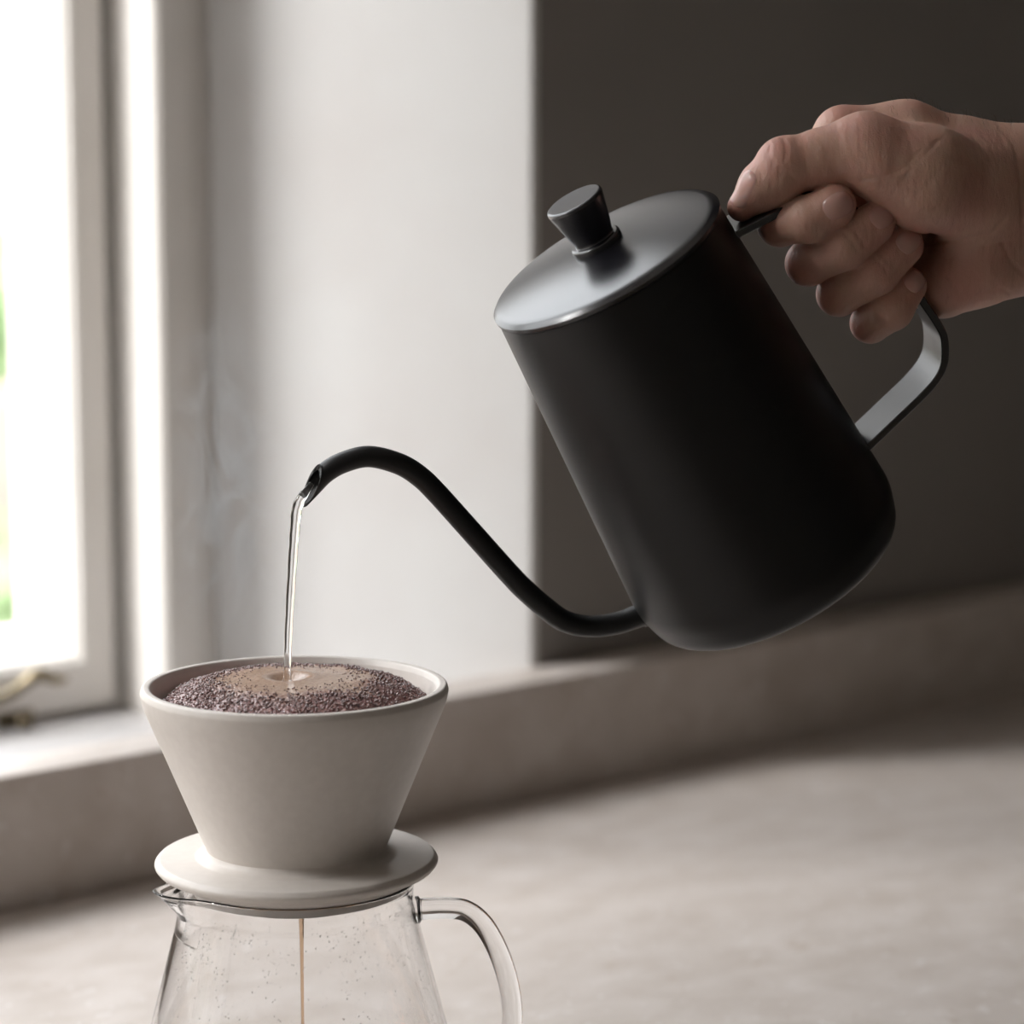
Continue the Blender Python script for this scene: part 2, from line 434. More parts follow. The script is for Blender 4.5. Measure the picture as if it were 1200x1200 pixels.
# ------------------------------------------------------------------ garden outside
GZ = -1.35
lawn_m = mat('grass', (.11, .14, .075), rough=.9, noise_scale=3, color2=(.15, .18, .10))
lawn = box('ground', (-40, OUT + .06, GZ - .1), (60, 60, GZ), lawn_m); tag(lawn, kind='structure')
pat = box('terrace', (-8, OUT + .07, GZ), (12, 7.2, GZ + .03), mat('pale_gravel', (.62, .57, .52), rough=.9, noise_scale=20, color2=(.5, .45, .40)), None, .005); tag(pat, kind='structure')
brick_m = mat('garden_clay_render', (.52, .40, .34), rough=.9, noise_scale=8, color2=(.44, .33, .28))
tag(box('wall_sky_blocker', (-5.0, 2.6, GZ), (-4.75, 16, 2.3), mat('sky_blocker_render', (.36, .34, .30), rough=.9, noise_scale=5, color2=(.30, .285, .25)), None, .01), kind='structure')  # unseen wall, added to keep low sky light off the window jambs
gw = box('garden_wall', (-4.7, 7.25, GZ), (20, 7.45, -.36), brick_m, None, .01); tag(gw, 'low reddish garden wall seen blurred through the window', 'wall')
leaf_m = mat('leaves', (.22, .33, .14), rough=.7, noise_scale=4, color2=(.36, .46, .25), Transmission_Weight=0.0)
def shrub(x, y, z0, w_, h_, label):
    rnd = random.Random(int(x * 10 + y)); vs, fs = [], []
    for _ in range(5000):
        u, v = rnd.random() * 2 * math.pi, math.acos(rnd.uniform(-1, 1)); rr = rnd.uniform(.6, 1) ** .5
        c = Vector((w_ * rr * math.sin(v) * math.cos(u), w_ * rr * math.sin(v) * math.sin(u), h_ * .5 + h_ * .5 * rr * math.cos(v)))
        d = Vector((rnd.gauss(0, 1), rnd.gauss(0, 1), rnd.gauss(0, 1))).normalized(); e = d.orthogonal().normalized(); s = rnd.uniform(.05, .1)
        b = len(vs); vs += [c - d * s, c + e * s * .5, c + d * s, c - e * s * .5]; fs.append((b, b + 1, b + 2, b + 3))
    root = empty('shrub', (x, y, z0)); tag(root, label, 'shrub')
    link('foliage', mesh('foliage', vs, fs), leaf_m, root)['kind'] = 'stuff'
    link('stem', sweep('stem', [(0, 0, 0), (0.02, 0, h_ * .5)], circle(.04, 8)), mat('bark', (.12, .08, .05), rough=.9), root)
shrub(5.2, 8.85, GZ + .001, 1.0, 1.45, 'tall green garden shrub behind the low wall, blurred through the glass at far left')
shrub(3.75, 6.3, GZ + .031, .62, .66, 'low rounded shrub in front of the blurred garden wall')

# ------------------------------------------------------------------ dripper
PX = 1 / FPX
DC = at(345.5, 801, 1.0)          # centre of the dripper's rim
DX, DY, ZR = DC
ZP = ZR - .0660                   # top of the saucer plate
ZB_ = ZP - .0060                  # underside of the plate
RO = 180.5 * PX
dr = empty('pour_over_dripper', (DX, DY, ZB_))
tag(dr, 'matte grey-beige ceramic coffee dripper cone with saucer base on the glass carafe', 'dripper')
H = ZR - ZB_; P0 = ZP - ZB_
cone = [(.0335, P0 - .002), (.0335, P0 + .0005), (.0345, P0 + .003), (RO - .0012, H - .0075), (RO, H - .0025), (RO - .0008, H), (RO - .0036, H), (RO - .0048, H - .0022), (RO - .0058, H - .006), (.031, P0 + .003), (.016, P0 + .0006), (.0035, P0), (.0035, P0 - .002)]
cone = fillet(cone, [0, .001, .004, .02, .002, .0013, .0013, .002, .01, .006, .004, 0, 0], 6)
link('cone', lathe_mesh('cone', cone, 160), CERAMIC, dr, smooth=True)
RP = 168.5 * PX
plate = [(.0030, P0 - .001), (.0325, P0 - .001), (.0337, P0 + .0052), (.0350, P0 + .0012), (.0385, P0 - .0002), (RP - .002, P0 - .0006), (RP, P0 - .0028), (RP - .0022, P0 - .0054), (.0462, P0 - .0062), (.0458, P0 - .0088), (.0405, P0 - .0090), (.0395, P0 - .0145), (.0375, P0 - .0145), (.0365, P0 - .0068), (.0030, P0 - .0068), (.0030, P0 - .001)]
plate = fillet(plate, [0, 0, 0, .003, .004, .0016, .0026, .0022, .001, .001, .001, .0015, .0012, .001, 0, 0][:len(plate)], 5)
link('saucer', lathe_mesh('saucer', plate, 160), CERAMIC, dr, smooth=True)

# coffee bed
BZ = ZR
def bed_profile(r):
    R = .0508; t = r / R
    h = -.0072 + .0085 * (1 - t ** 4.5) + .0012 * (1 - t * t)
    return h
def bed_z(x, y, fine=True):
    r = math.hypot(x, y); t = r / .0508
    h = bed_profile(r)
    cx, cy = LAND[0] - DX, LAND[1] - DY
    q = math.hypot(x - cx, y - cy)
    h -= .0024 * math.exp(-(q / .0055) ** 2) - .0007 * math.exp(-((q - .0095) / .0035) ** 2)
    v = Vector((x, y, 0))
    h += .0009 * noise.noise(v * 70) * min(1, t * 1.6)
    edge = min(1, max(0, (t + .12 * noise.noise(v * 60) - .48) / .25))
    g = noise.noise(v * 900 + Vector((3, 7, 1))); g2 = noise.noise(v * 1900)
    h += edge * (.00075 * abs(g) * 1.4 + .0004 * g2) + (1 - edge) * .00010 * g2
    return h, edge
rim_r = DC.copy()
LAND = at(337, 797, .9995)
n_r, n_a = 170, 620
vs, fs, ec = [], [], []
for i in range(n_r + 1):
    r = .0508 * (i / n_r) ** .85
    for k in range(n_a):
        a = 2 * math.pi * k / n_a
        x, y = r * math.cos(a), r * math.sin(a); h, e = bed_z(x, y)
        vs.append((x, y, h)); ec.append(e)
for i in range(n_r):
    for k in range(n_a):
        k2 = (k + 1) % n_a; fs.append((i * n_a + k, i * n_a + k2, (i + 1) * n_a + k2, (i + 1) * n_a + k))
# underside, so the bed is a solid cake
b0 = len(vs); vs += [(.0508 * math.cos(2 * math.pi * k / n_a), .0508 * math.sin(2 * math.pi * k / n_a), -.0095) for k in range(n_a)]
vs += [(.046 * math.cos(2 * math.pi * k / n_a), .046 * math.sin(2 * math.pi * k / n_a), -.018) for k in range(n_a)]
ec += [1] * (2 * n_a)
for k in range(n_a):
    k2 = (k + 1) % n_a
    fs.append((n_r * n_a + k, n_r * n_a + k2, b0 + k2, b0 + k)); fs.append((b0 + k, b0 + k2, b0 + n_a + k2, b0 + n_a + k))
fs.append(tuple(b0 + n_a + k for k in range(n_a))[::-1])
me = mesh('coffee_grounds', vs, fs)
at_ = me.attributes.new('wet', 'FLOAT', 'POINT'); at_.data.foreach_set('value', ec)
GROUND = mat('wet_coffee_grounds', (.09, .045, .035), rough=.22, spec=.7)
t = GROUND.node_tree; b = t.nodes['Principled BSDF']
a1 = t.nodes.new('ShaderNodeAttribute'); a1.attribute_name = 'wet'
tcn = t.nodes.new('ShaderNodeTexCoord'); n1 = t.nodes.new('ShaderNodeTexNoise'); n1.inputs['Scale'].default_value = 700; n1.inputs['Detail'].default_value = 3; t.links.new(tcn.outputs['Object'], n1.inputs[0])
r1 = t.nodes.new('ShaderNodeValToRGB'); r1.color_ramp.elements[0].position = .4; r1.color_ramp.elements[1].position = .62
r1.color_ramp.elements[0].color = (.20, .09, .09, 1); r1.color_ramp.elements[1].color = (.44, .27, .245, 1); t.links.new(n1.outputs[0], r1.inputs[0])
r2 = t.nodes.new('ShaderNodeValToRGB'); r2.color_ramp.elements[0].position = .3; r2.color_ramp.elements[1].position = .72
r2.color_ramp.elements[0].color = (.34, .21, .14, 1); r2.color_ramp.elements[1].color = (.47, .31, .215, 1); t.links.new(n1.outputs[0], r2.inputs[0])
mx = t.nodes.new('ShaderNodeMix'); mx.data_type = 'RGBA'; t.links.new(a1.outputs['Fac'], mx.inputs[0]); t.links.new(r2.outputs[0], mx.inputs[6]); t.links.new(r1.outputs[0], mx.inputs[7]); t.links.new(mx.outputs[2], b.inputs['Base Color'])
bed = link('coffee_grounds', me, GROUND, smooth=True); bed.location = (DX, DY, ZR)
tag(bed, 'domed bed of wet dark coffee grounds with tan foam filling the dripper', 'coffee', kind='stuff')
# loose grains lying on the bloom
bm = bmesh.new(); rnd = random.Random(7)
tmpl = bmesh.new(); bmesh.ops.create_icosphere(tmpl, subdivisions=1, radius=1); tv = [v.co.copy() for v in tmpl.verts]; tf = [[v.index for v in f.verts] for f in tmpl.faces]; tmpl.free()
gv, gf = [], []
for _ in range(6500):
    t_ = rnd.uniform(.12, 1) ** .5; r = .0500 * t_; a = rnd.uniform(0, 2 * math.pi)
    if t_ < .62 and rnd.random() > .12 + .9 * max(0, t_ - .35): continue
    x, y = r * math.cos(a), r * math.sin(a); h, e = bed_z(x, y); s = rnd.uniform(.00022, .00062) * (1 if t_ > .55 else .6)
    b_ = len(gv)
    for v in tv: gv.append((x + v.x * s * rnd.uniform(.7, 1.3), y + v.y * s * rnd.uniform(.7, 1.3), h + s * .35 + v.z * s * rnd.uniform(.7, 1.2)))
    gf += [[b_ + q for q in f] for f in tf]
gr = link('grains', mesh('grains', gv, gf), mat('coffee_grain', (.11, .05, .046), rough=.2, spec=.8, noise_scale=500, color2=(.30, .18, .16)), bed); gr['kind'] = 'stuff'

# ------------------------------------------------------------------ carafe
RIMR = .0440
cr_ = empty('glass_carafe', (DX, DY, 0.0)); tag(cr_, 'clear glass carafe with pouring lip and looped glass handle under the dripper', 'carafe')
SD = math.atan2(-CR[1], -CR[0]) + math.radians(26)   # pouring lip points to the left of the view
ZM = ZB_ - .0030                  # mouth height
def lip(r, a, z):
    d = (a - SD + math.pi) % (2 * math.pi) - math.pi
    g = math.exp(-(d / .24) ** 2) * max(0, min(1, (z - (ZM - .0165)) / .0165)) ** 1.4
    r2 = r + .0122 * g
    return (r2 * math.cos(a), r2 * math.sin(a), z + .0008 * math.exp(-(d / .15) ** 2) * (1 if z > ZM - .003 else 0))
RB = .0640
outer = [(0, .0005), (.050, .0005), (RB, .008), (RB + .0012, .022), (.0575, .055), (RIMR + .0030, ZM - .020), (RIMR + .0004, ZM - .010), (RIMR + .0008, ZM - .003), (RIMR + .0019, ZM - .0006), (RIMR + .0012, ZM), (RIMR - .0002, ZM - .0006),
         (RIMR - .0010, ZM - .004), (RIMR - .0014, ZM - .010), (RIMR + .0012, ZM - .020), (.0557, .055), (RB - .0006, .022), (RB - .0020, .009), (.0495, .0025), (0, .0025)]
outer = fillet(outer, [0, .008, .01, .015, .05, .02, .01, .003, .001, .0008, .001, .004, .01, .02, .05, .015, .008, .008, 0], 6)
body = link('body', lathe_mesh('body', outer, 180, func=lip), GLASS, cr_, smooth=True)
# handle: flattened glass rod
def cpt(x, y):                    # on the vertical plane through the carafe axis facing the camera
    r = ray(x, y); c = np.array([DX, DY, 0.]); return CAM + r * ((c - CAM) @ FW) / (r @ FW)
hp = [cpt(*q) for q in [(487.5, 1066), (500, 1065), (522, 1064), (545, 1067), (565, 1082), (581, 1108), (593, 1140), (599, 1170), (600, 1200), (592, 1235), (572, 1268), (546, 1290), (528, 1296)]]
hp = [p - np.array([DX, DY, 0]) for p in catmull(hp, 6)]
sec = [(.0040 * math.copysign(abs(math.cos(q)) ** .7, math.cos(q)), .0038 * math.copysign(abs(math.sin(q)) ** .7, math.sin(q))) for q in np.linspace(0, 2 * math.pi, 24, endpoint=False)]
hs = [1.25 if i < 3 else 1.0 for i in range(len(hp))]
link('handle', sweep('handle', hp, sec, ref=FW, scale=hs), GLASS, cr_, smooth=True)
# coffee in the carafe
def inner_r(z): 
    zs = [.0025, .009, .022, .055, ZM - .020]; rs = [.0480, RB - .0028, RB - .0012, .0553, RIMR + .0008]
    return float(np.interp(z, zs, rs))
ZC = .0362
cf = [(0, .0030), (.0460, .0030)] + [(inner_r(z) - .0008, z) for z in (.010, .022, .034)] + [(inner_r(ZC) - .0008, ZC), (inner_r(ZC) - .0030, ZC - .0004), (0, ZC - .0004)]
o = link('brewed_coffee', lathe_mesh('brewed_coffee', cf, 96), COFFEE, smooth=True); auto_smooth(o, 40); o.location = (DX, DY, 0)
tag(o, 'dark amber brewed coffee lying in the bottom of the glass carafe', 'coffee')
a0 = Vector((DX + .0015 * CR[0], DY + .0015 * CR[1], 0))
pth = [(a0.x, a0.y, z) for z in np.linspace(ZB_ - .0100, ZC, 14)]
o = link('coffee_drip', sweep('coffee_drip', pth, circle(.0009, 12), scale=[2.2, 1.6, 1.1, .9, .8, .75, .7, .7, .65, .65, .7, .7, .9, 1.4]), DRIP, smooth=True)
tag(o, 'thin amber thread of coffee falling from the dripper inside the carafe', 'coffee')
# condensation beads inside the glass
bv, bf = [], []; rnd = random.Random(11)
for _ in range(2600):
    z = ZM - .008 - abs(rnd.gauss(0, .028)); z = max(z, .045)
    a = rnd.uniform(0, 2 * math.pi)
    cl = noise.noise(Vector((math.cos(a) * 3, math.sin(a) * 3, z * 60)))
    if cl < -.05 and rnd.random() < .8: continue
    s = rnd.choice([.00010, .00013, .00013, .00018, .0003])
    ri = inner_r(z) - .0001; c = Vector((ri * math.cos(a), ri * math.sin(a), z)); b_ = len(bv)
    for v in tv: bv.append((c.x + v.x * s, c.y + v.y * s, c.z + v.z * s * 1.25))
    bf += [[b_ + q for q in f] for f in tf]
o = link('condensation', mesh('condensation', bv, bf), WATER, cr_, smooth=True); o['kind'] = 'stuff'

# ------------------------------------------------------------------ kettle
DL = .991
LC = at(711, 306, DL)             # centre of the lid's rim plane
def cvec(x, y, z): return CR * x + CU * y - CV * z
KA = cvec(-.470, .8035, .365); KA /= np.linalg.norm(KA)
KM = cvec(-.884, -.467, 0.0); KM -= KA * (KM @ KA); KM /= np.linalg.norm(KM)
KW = np.cross(KA, KM)
KL = .1490                        # body height below the lid rim
KB = LC - KA * KL                 # centre of the base
KMAT = Matrix(((KM[0], KW[0], KA[0], KB[0]), (KM[1], KW[1], KA[1], KB[1]), (KM[2], KW[2], KA[2], KB[2]), (0, 0, 0, 1)))
def kloc(x, y, off=0.0):          # pixel -> local coordinates on the kettle's symmetry plane
    r = ray(x, y); p = CAM + r * (((LC + KW * off) - CAM) @ KW) / (r @ KW)
    d = p - KB; return np.array([d @ KM, d @ KW, d @ KA])
ket = empty('gooseneck_kettle'); ket.matrix_world = KMAT
tag(ket, 'matte black gooseneck kettle tilted in mid-air and pouring over the dripper', 'kettle')
RT, RBK = .0470, .0560
kp = [(0, 0), (RBK - .004, 0), (RBK, .016), (RT, KL - .0012), (RT - .0012, KL - .0012), (RT - .0012, KL - .004), (RBK - .0018, .018), (RBK - .010, .0015), (0, .0015)]
kp = fillet(kp, [0, .020, .020, 0, 0, 0, .01, .006, 0], 10)
kb = link('body', lathe_mesh('body', kp, 180), BODYBLACK, ket, smooth=True); auto_smooth(kb, 40)
RLID = 148 * DL / FPX
lp = [(RT - .003, KL - .0058), (RT - .0016, KL - .0058), (RT - .0016, KL - .0008), (RLID, KL - .0006), (RLID + .0002, KL + .0010), (RLID - .0012, KL + .0022)]
for q in np.linspace(.96, 0, 22): lp.append((RLID * q, KL + .0022 + .0054 * (1 - q ** 2)))
lid = link('lid', lathe_mesh('lid', lp, 180), BLACK, ket, smooth=True); auto_smooth(lid, 45)
z0 = KL + .0073
kn = [(0, z0 - .001), (.0100, z0 - .001), (.0100, z0 + .0022), (.0092, z0 + .0027), (.0078, z0 + .0028), (.0078, z0 + .0038), (.0088, z0 + .0070), (.0114, z0 + .0186), (.0112, z0 + .0196), (.0104, z0 + .0200), (0, z0 + .0195)]
kn = fillet(kn, [0, 0, .0006, .0004, .0003, .001, .003, .0006, .0005, .001, 0], 4)
knob = link('knob', lathe_mesh('knob', kn, 72), BLACK, lid, smooth=True); auto_smooth(knob, 40)
# spout
sp_px = [(775, 706), (758, 717), (742, 724), (720, 731), (690, 734), (662, 728), (640, 713), (618, 694), (600, 676), (556, 627), (512, 578), (490, 557), (466, 543), (432, 535), (402, 542), (381, 554), (364, 571)]
spl = [kloc(*q) for q in sp_px]
path = catmull(spl, 7)
n = len(path); rad = np.interp(np.linspace(0, 1, n), [0, .06, .15, .5, 1], [.0056, .0048, .0044, .0043, .0040])
N = 28; vs = []
side = Vector((0, 1, 0))
cutn = Vector(kloc(368, 570) * 0).to_3d()
frames = []
for i, p in enumerate(path):
    t_ = Vector(path[min(i + 1, n - 1)] - path[max(i - 1, 0)]).normalized()
    up = t_.cross(side).normalized(); frames.append((Vector(p), side, up, t_))
# opening plane: contains the kettle's sideways axis turned a little, cut slantwise
c1, c2 = Vector(kloc(373, 543)), Vector(kloc(357, 598))
cd = (c2 - c1).normalized(); wv = (Vector((0, 1, 0)) * 1.0 + Vector(kloc(300, 560) - kloc(340, 560)).normalized() * -.45).normalized()
cn = cd.cross(wv).normalized(); cc = (c1 + c2) / 2
if cn.dot(frames[-1][3]) < 0: cn = -cn
def spout_surface(inset, i0):
    V = []
    for i in range(i0, n):
        p, s_, u_, t_ = frames[i]
        for k in range(N):
            a = 2 * math.pi * k / N
            q = p + (s_ * math.cos(a) + u_ * math.sin(a)) * (rad[i] - inset)
            if i > n - 16:
                # clip against the opening plane
                dd = (q - cc).dot(cn)
                if dd > 0 or i == n - 1:
                    tt = t_.dot(cn); q = q - t_ * (dd / max(tt, .25))
            V.append(q)
    return V
VO = spout_surface(0, 0); VI = spout_surface(.0009, n - 30)
fs = []
no, ni = n, 30
for i in range(no - 1):
    for k in range(N):
        k2 = (k + 1) % N; fs.append((i * N + k, i * N + k2, (i + 1) * N + k2, (i + 1) * N + k))
o0 = no * N
for i in range(ni - 1):
    for k in range(N):
        k2 = (k + 1) % N; fs.append((o0 + i * N + k, o0 + (i + 1) * N + k, o0 + (i + 1) * N + k2, o0 + i * N + k2))
for k in range(N):
    k2 = (k + 1) % N; fs.append(((no - 1) * N + k, (no - 1) * N + k2, o0 + (ni - 1) * N + k2, o0 + (ni - 1) * N + k))
spout = link('spout', mesh('spout', VO + VI, fs), BODYBLACK, ket, smooth=True)
# weld collar where the spout meets the body
col_p = [kloc(757, 717), kloc(752, 719.5)]
link('spout_collar', sweep('spout_collar', catmull([kloc(766, 712.5), kloc(757, 717.5), kloc(751, 720)], 5), circle(.0053, 28), ref=(0, 1, 0)), BODYBLACK, ket, smooth=True)
# handle: flat steel strip, front edge read in the view and shifted to the strip's middle
HWD = .0113; TH = .0030
hf = [(856, 280), (868, 273.5), (887, 264), (906, 254), (927, 243), (948, 232), (966, 225), (980, 226), (994, 237), (1007, 254), (1028, 282), (1050, 312), (1069, 335), (1084, 357), (1097, 376), (1106, 393), (1108, 412), (1106, 430), (1097, 447), (1080, 466), (1058, 487), (1038, 506), (1018, 525), (1006, 536)]
hq = [kloc(x, y, HWD) for x, y in hf]
hq = [np.array([q[0], 0, q[2]]) for q in catmull(hq, 4)]
hc = HWD; e = .0004
sec = [(-hc, -TH / 2 + e), (-hc + e, -TH / 2), (hc - e, -TH / 2), (hc, -TH / 2 + e), (hc, TH / 2 - e), (hc - e, TH / 2), (-hc + e, TH / 2), (-hc, TH / 2 - e)]
def strip(path):
    vs, fs = [], []
    n_ = len(path)
    for i, p in enumerate(path):
        p = Vector(p); t_ = Vector(path[min(i + 1, n_ - 1)] - path[max(i - 1, 0)]).normalized(); s_ = Vector((0, 1, 0)); u_ = t_.cross(s_).normalized()
        for a, b in sec: vs.append(p + s_ * a + u_ * b)
    m = len(sec)
    for i in range(n_ - 1):
        for k in range(m): fs.append((i * m + k, i * m + (k + 1) % m, (i + 1) * m + (k + 1) % m, (i + 1) * m + k))
    fs.append(tuple(range(m))[::-1]); fs.append(tuple((n_ - 1) * m + k for k in range(m)))
    return mesh('handle', vs, fs)
hd = link('handle', strip(hq), BLACKHANDLE, ket, smooth=True); auto_smooth(hd, 25)

# ------------------------------------------------------------------ water stream
tipd = float((np.array(KMAT @ Vector(kloc(362, 580))) - CAM) @ CV)
wpts = [at(366, 566, tipd), at(358, 577, tipd), at(351, 588, tipd), at(347.5, 600, tipd), at(345.5, 622, tipd), at(343.5, 650, tipd), at(341, 690, tipd), at(338.5, 735, tipd), at(337.2, 770, tipd * .5 + .49975), at(336.6, 790, .9995), at(336.6, 799, .9995)]
wp = catmull(wpts, 8)
ws = np.interp(np.linspace(0, 1, len(wp)), [0, .1, .2, .3, .4, .6, .8, .92, 1], [.55, 1.0, 1.25, 1.25, 1.15, 1.0, .85, .8, 1.3])
for i in range(len(ws)): ws[i] *= 1 + .05 * math.sin(i * .8)
o = link('water_stream', sweep('water_stream', wp, [(a, b * .8) for a, b in circle(.00165, 18)], ref=FW, scale=ws), WATER, smooth=True)
tag(o, 'thin clear stream of hot water falling from the kettle spout into the grounds', 'water')

# ------------------------------------------------------------------ steam
def steam():
    a, b = at(200, 800, 1.04), at(345, 290, 1.04)
    L, Hh = .0500, .170
    c = at(262, 560, 1.035)
    me = bpy.data.meshes.new('steam')
    bm = bmesh.new(); bmesh.ops.create_icosphere(bm, subdivisions=4, radius=1)
    for v in bm.verts:
        v.co.x *= .030; v.co.y *= .012; v.co.z *= .0845
        v.co.x += .006 * math.sin(v.co.z * 45)
    bm.to_mesh(me); bm.free()
    m = bpy.data.materials.new('steam'); m.use_nodes = True; t = m.node_tree; t.nodes.remove(t.nodes['Principled BSDF'])
    vol = t.nodes.new('ShaderNodeVolumeScatter'); vol.inputs['Color'].default_value = (1, 1, 1, 1); vol.inputs['Anisotropy'].default_value = .3
    tc = t.nodes.new('ShaderNodeTexCoord')
    mp = t.nodes.new('ShaderNodeMapping'); mp.inputs['Scale'].default_value = (1, 1, .45); t.links.new(tc.outputs['Object'], mp.inputs[0])
    n = t.nodes.new('ShaderNodeTexNoise'); n.inputs['Scale'].default_value = 38; n.inputs['Detail'].default_value = 3; n.inputs['Distortion'].default_value = 2.2; t.links.new(mp.outputs[0], n.inputs[0])
    # thin filaments where the noise crosses its middle value
    s1 = t.nodes.new('ShaderNodeMath'); s1.operation = 'SUBTRACT'; t.links.new(n.outputs[0], s1.inputs[0]); s1.inputs[1].default_value = .5
    s2 = t.nodes.new('ShaderNodeMath'); s2.operation = 'ABSOLUTE'; t.links.new(s1.outputs[0], s2.inputs[0])
    mr = t.nodes.new('ShaderNodeMapRange'); mr.interpolation_type = 'SMOOTHSTEP'; t.links.new(s2.outputs[0], mr.inputs[0]); mr.inputs[1].default_value = 0; mr.inputs[2].default_value = .07; mr.inputs[3].default_value = 1; mr.inputs[4].default_value = 0
    # soft falloff to the edge of the plume
    mp2 = t.nodes.new('ShaderNodeMapping'); mp2.inputs['Scale'].default_value = (1 / .028, 1 / .012, 1 / .083); t.links.new(tc.outputs['Object'], mp2.inputs[0])
    ln = t.nodes.new('ShaderNodeVectorMath'); ln.operation = 'LENGTH'; t.links.new(mp2.outputs[0], ln.inputs[0])
    fo = t.nodes.new('ShaderNodeMapRange'); fo.interpolation_type = 'SMOOTHSTEP'; t.links.new(ln.outputs[1], fo.inputs[0]); fo.inputs[1].default_value = .25; fo.inputs[2].default_value = 1; fo.inputs[3].default_value = 1; fo.inputs[4].default_value = 0
    mu = t.nodes.new('ShaderNodeMath'); mu.operation = 'MULTIPLY'; t.links.new(mr.outputs[0], mu.inputs[0]); t.links.new(fo.outputs[0], mu.inputs[1])
    m3 = t.nodes.new('ShaderNodeMath'); m3.operation = 'MULTIPLY'; t.links.new(mu.outputs[0], m3.inputs[0]); m3.inputs[1].default_value = 60
    t.links.new(m3.outputs[0], vol.inputs['Density']); t.links.new(vol.outputs[0], t.nodes['Material Output'].inputs['Volume'])
    o = link('steam', me, m); o.location = c; o.rotation_euler = (0, 0, math.atan2(CR[1], CR[0]))
    tag(o, 'faint wisp of steam rising above the left of the dripper', 'steam', kind='stuff')
steam()

# ------------------------------------------------------------------ hand
def hz(x, y):                     # depth (px, towards the camera) of the kettle's symmetry plane
    dx, dy = x - 711, 306 - y
    return (-.884 * dy + .467 * dx) / -.9307 * .365
SC = DL / FPX
HO = at(1000, 250, DL)            # local origin of the hand grid, axes = right, up, towards camera
def hpt(x, y, z, r):
    zz = hz(min(x, 1250), y) + z
    d = DL - zz * SC
    p = at(x, y, d) - HO
    return (p @ CR, p @ CU, -(p @ CV), r * d / FPX)
def cap(a, b): return ('c', hpt(*a), hpt(*b))
palm = [cap((990, 157, -52, 33), (1062, 162, -42, 39)), cap((1062, 162, -42, 39), (1130, 195, -35, 52)),
        cap((1130, 195, -35, 52), (1200, 215, -30, 63)),
        cap((1045, 195, -82, 32), (1150, 225, -48, 46)), cap((1080, 240, -82, 30), (1160, 255, -45, 46)), cap((1100, 290, -62, 30), (1170, 285, -35, 46)),
        cap((1105, 335, -8, 38), (1150, 303, 0, 50)), cap((1150, 303, 0, 50), (1200, 275, -22, 64)),
        cap((1200, 213, -28, 62), (1420, 225, -36, 68)), cap((1200, 277, -26, 62), (1420, 285, -36, 68)),
        cap((1420, 225, -36, 68), (1800, 245, -40, 80)), cap((1420, 285, -36, 68), (1800, 295, -40, 80))]
thenar = [cap((1032, 194, 45, 42), (1078, 218, 50, 50)), cap((1014, 175, 30, 40), (1085, 203, 42, 53)), cap((1085, 203, 42, 53), (1150, 228, 12, 56)), cap((1090, 222, 48, 45), (1150, 240, 20, 44)), cap((1150, 228, 12, 56), (1210, 235, -22, 60))]
thumb = [cap((1014, 175, 30, 40), (965, 186, 22, 35)), cap((965, 186, 22, 35), (920, 195, 16, 32.5)), cap((920, 195, 16, 32.5), (893, 219, 13, 27.5)), cap((893, 219, 13, 27.5), (869, 243, 10, 17)), cap((920, 195, 16, 32.5), (912, 210, 20, 28))]
web = [cap((1010, 175, 0, 34), (1030, 180, -50, 32))]
fing = [
    [cap((985, 160, -50, 32), (914, 263, 6, 26)), [cap((914, 261, 8, 26.5), (948, 257, 46, 27.5)), cap((948, 257, 46, 27.5), (978, 241, 58, 25.5))]],
    [cap((1045, 195, -82, 30), (947, 309, 6, 26)), [cap((947, 308, 8, 26), (990, 288, 54, 28)), cap((990, 288, 54, 28), (1024, 262, 56, 25))]],
    [cap((1080, 240, -82, 29), (983, 345, 6, 25)), [cap((983, 344, 8, 26), (1026, 318, 52, 27.5)), cap((1026, 318, 52, 27.5), (1058, 288, 48, 24.5))]],
    [cap((1100, 290, -60, 27), (1020, 378, 6, 22)), [cap((1020, 379, 8, 23.5), (1045, 362, 46, 25)), cap((1045, 362, 46, 25), (1064, 335, 42, 22))]],
]
H_ = .00062
lo = np.array([-.056, -.056, -.086]); hi = np.array([.305, .050, .040])
NX, NY, NZ = [int((hi[i] - lo[i]) / H_) + 1 for i in range(3)]
CO = 4                            # coarse factor
def sd(prim, X, Y, Z):
    a, b = prim[1], prim[2]
    bx, by, bz = b[0] - a[0], b[1] - a[1], b[2] - a[2]
    L2 = bx * bx + by * by + bz * bz + 1e-12
    tt = np.clip(((X - a[0]) * bx + (Y - a[1]) * by + (Z - a[2]) * bz) / L2, 0, 1)
    return np.sqrt((X - a[0] - tt * bx) ** 2 + (Y - a[1] - tt * by) ** 2 + (Z - a[2] - tt * bz) ** 2) - (a[3] + tt * (b[3] - a[3]))
def smin(a, b, k):
    h = np.clip(.5 + .5 * (b - a) / k, 0, 1); return b * (1 - h) + a * h - k * h * (1 - h)
def group(ps, k, X, Y, Z):
    d = None
    for p in ps:
        q = sd(p, X, Y, Z); d = q if d is None else smin(d, q, k)
    return d
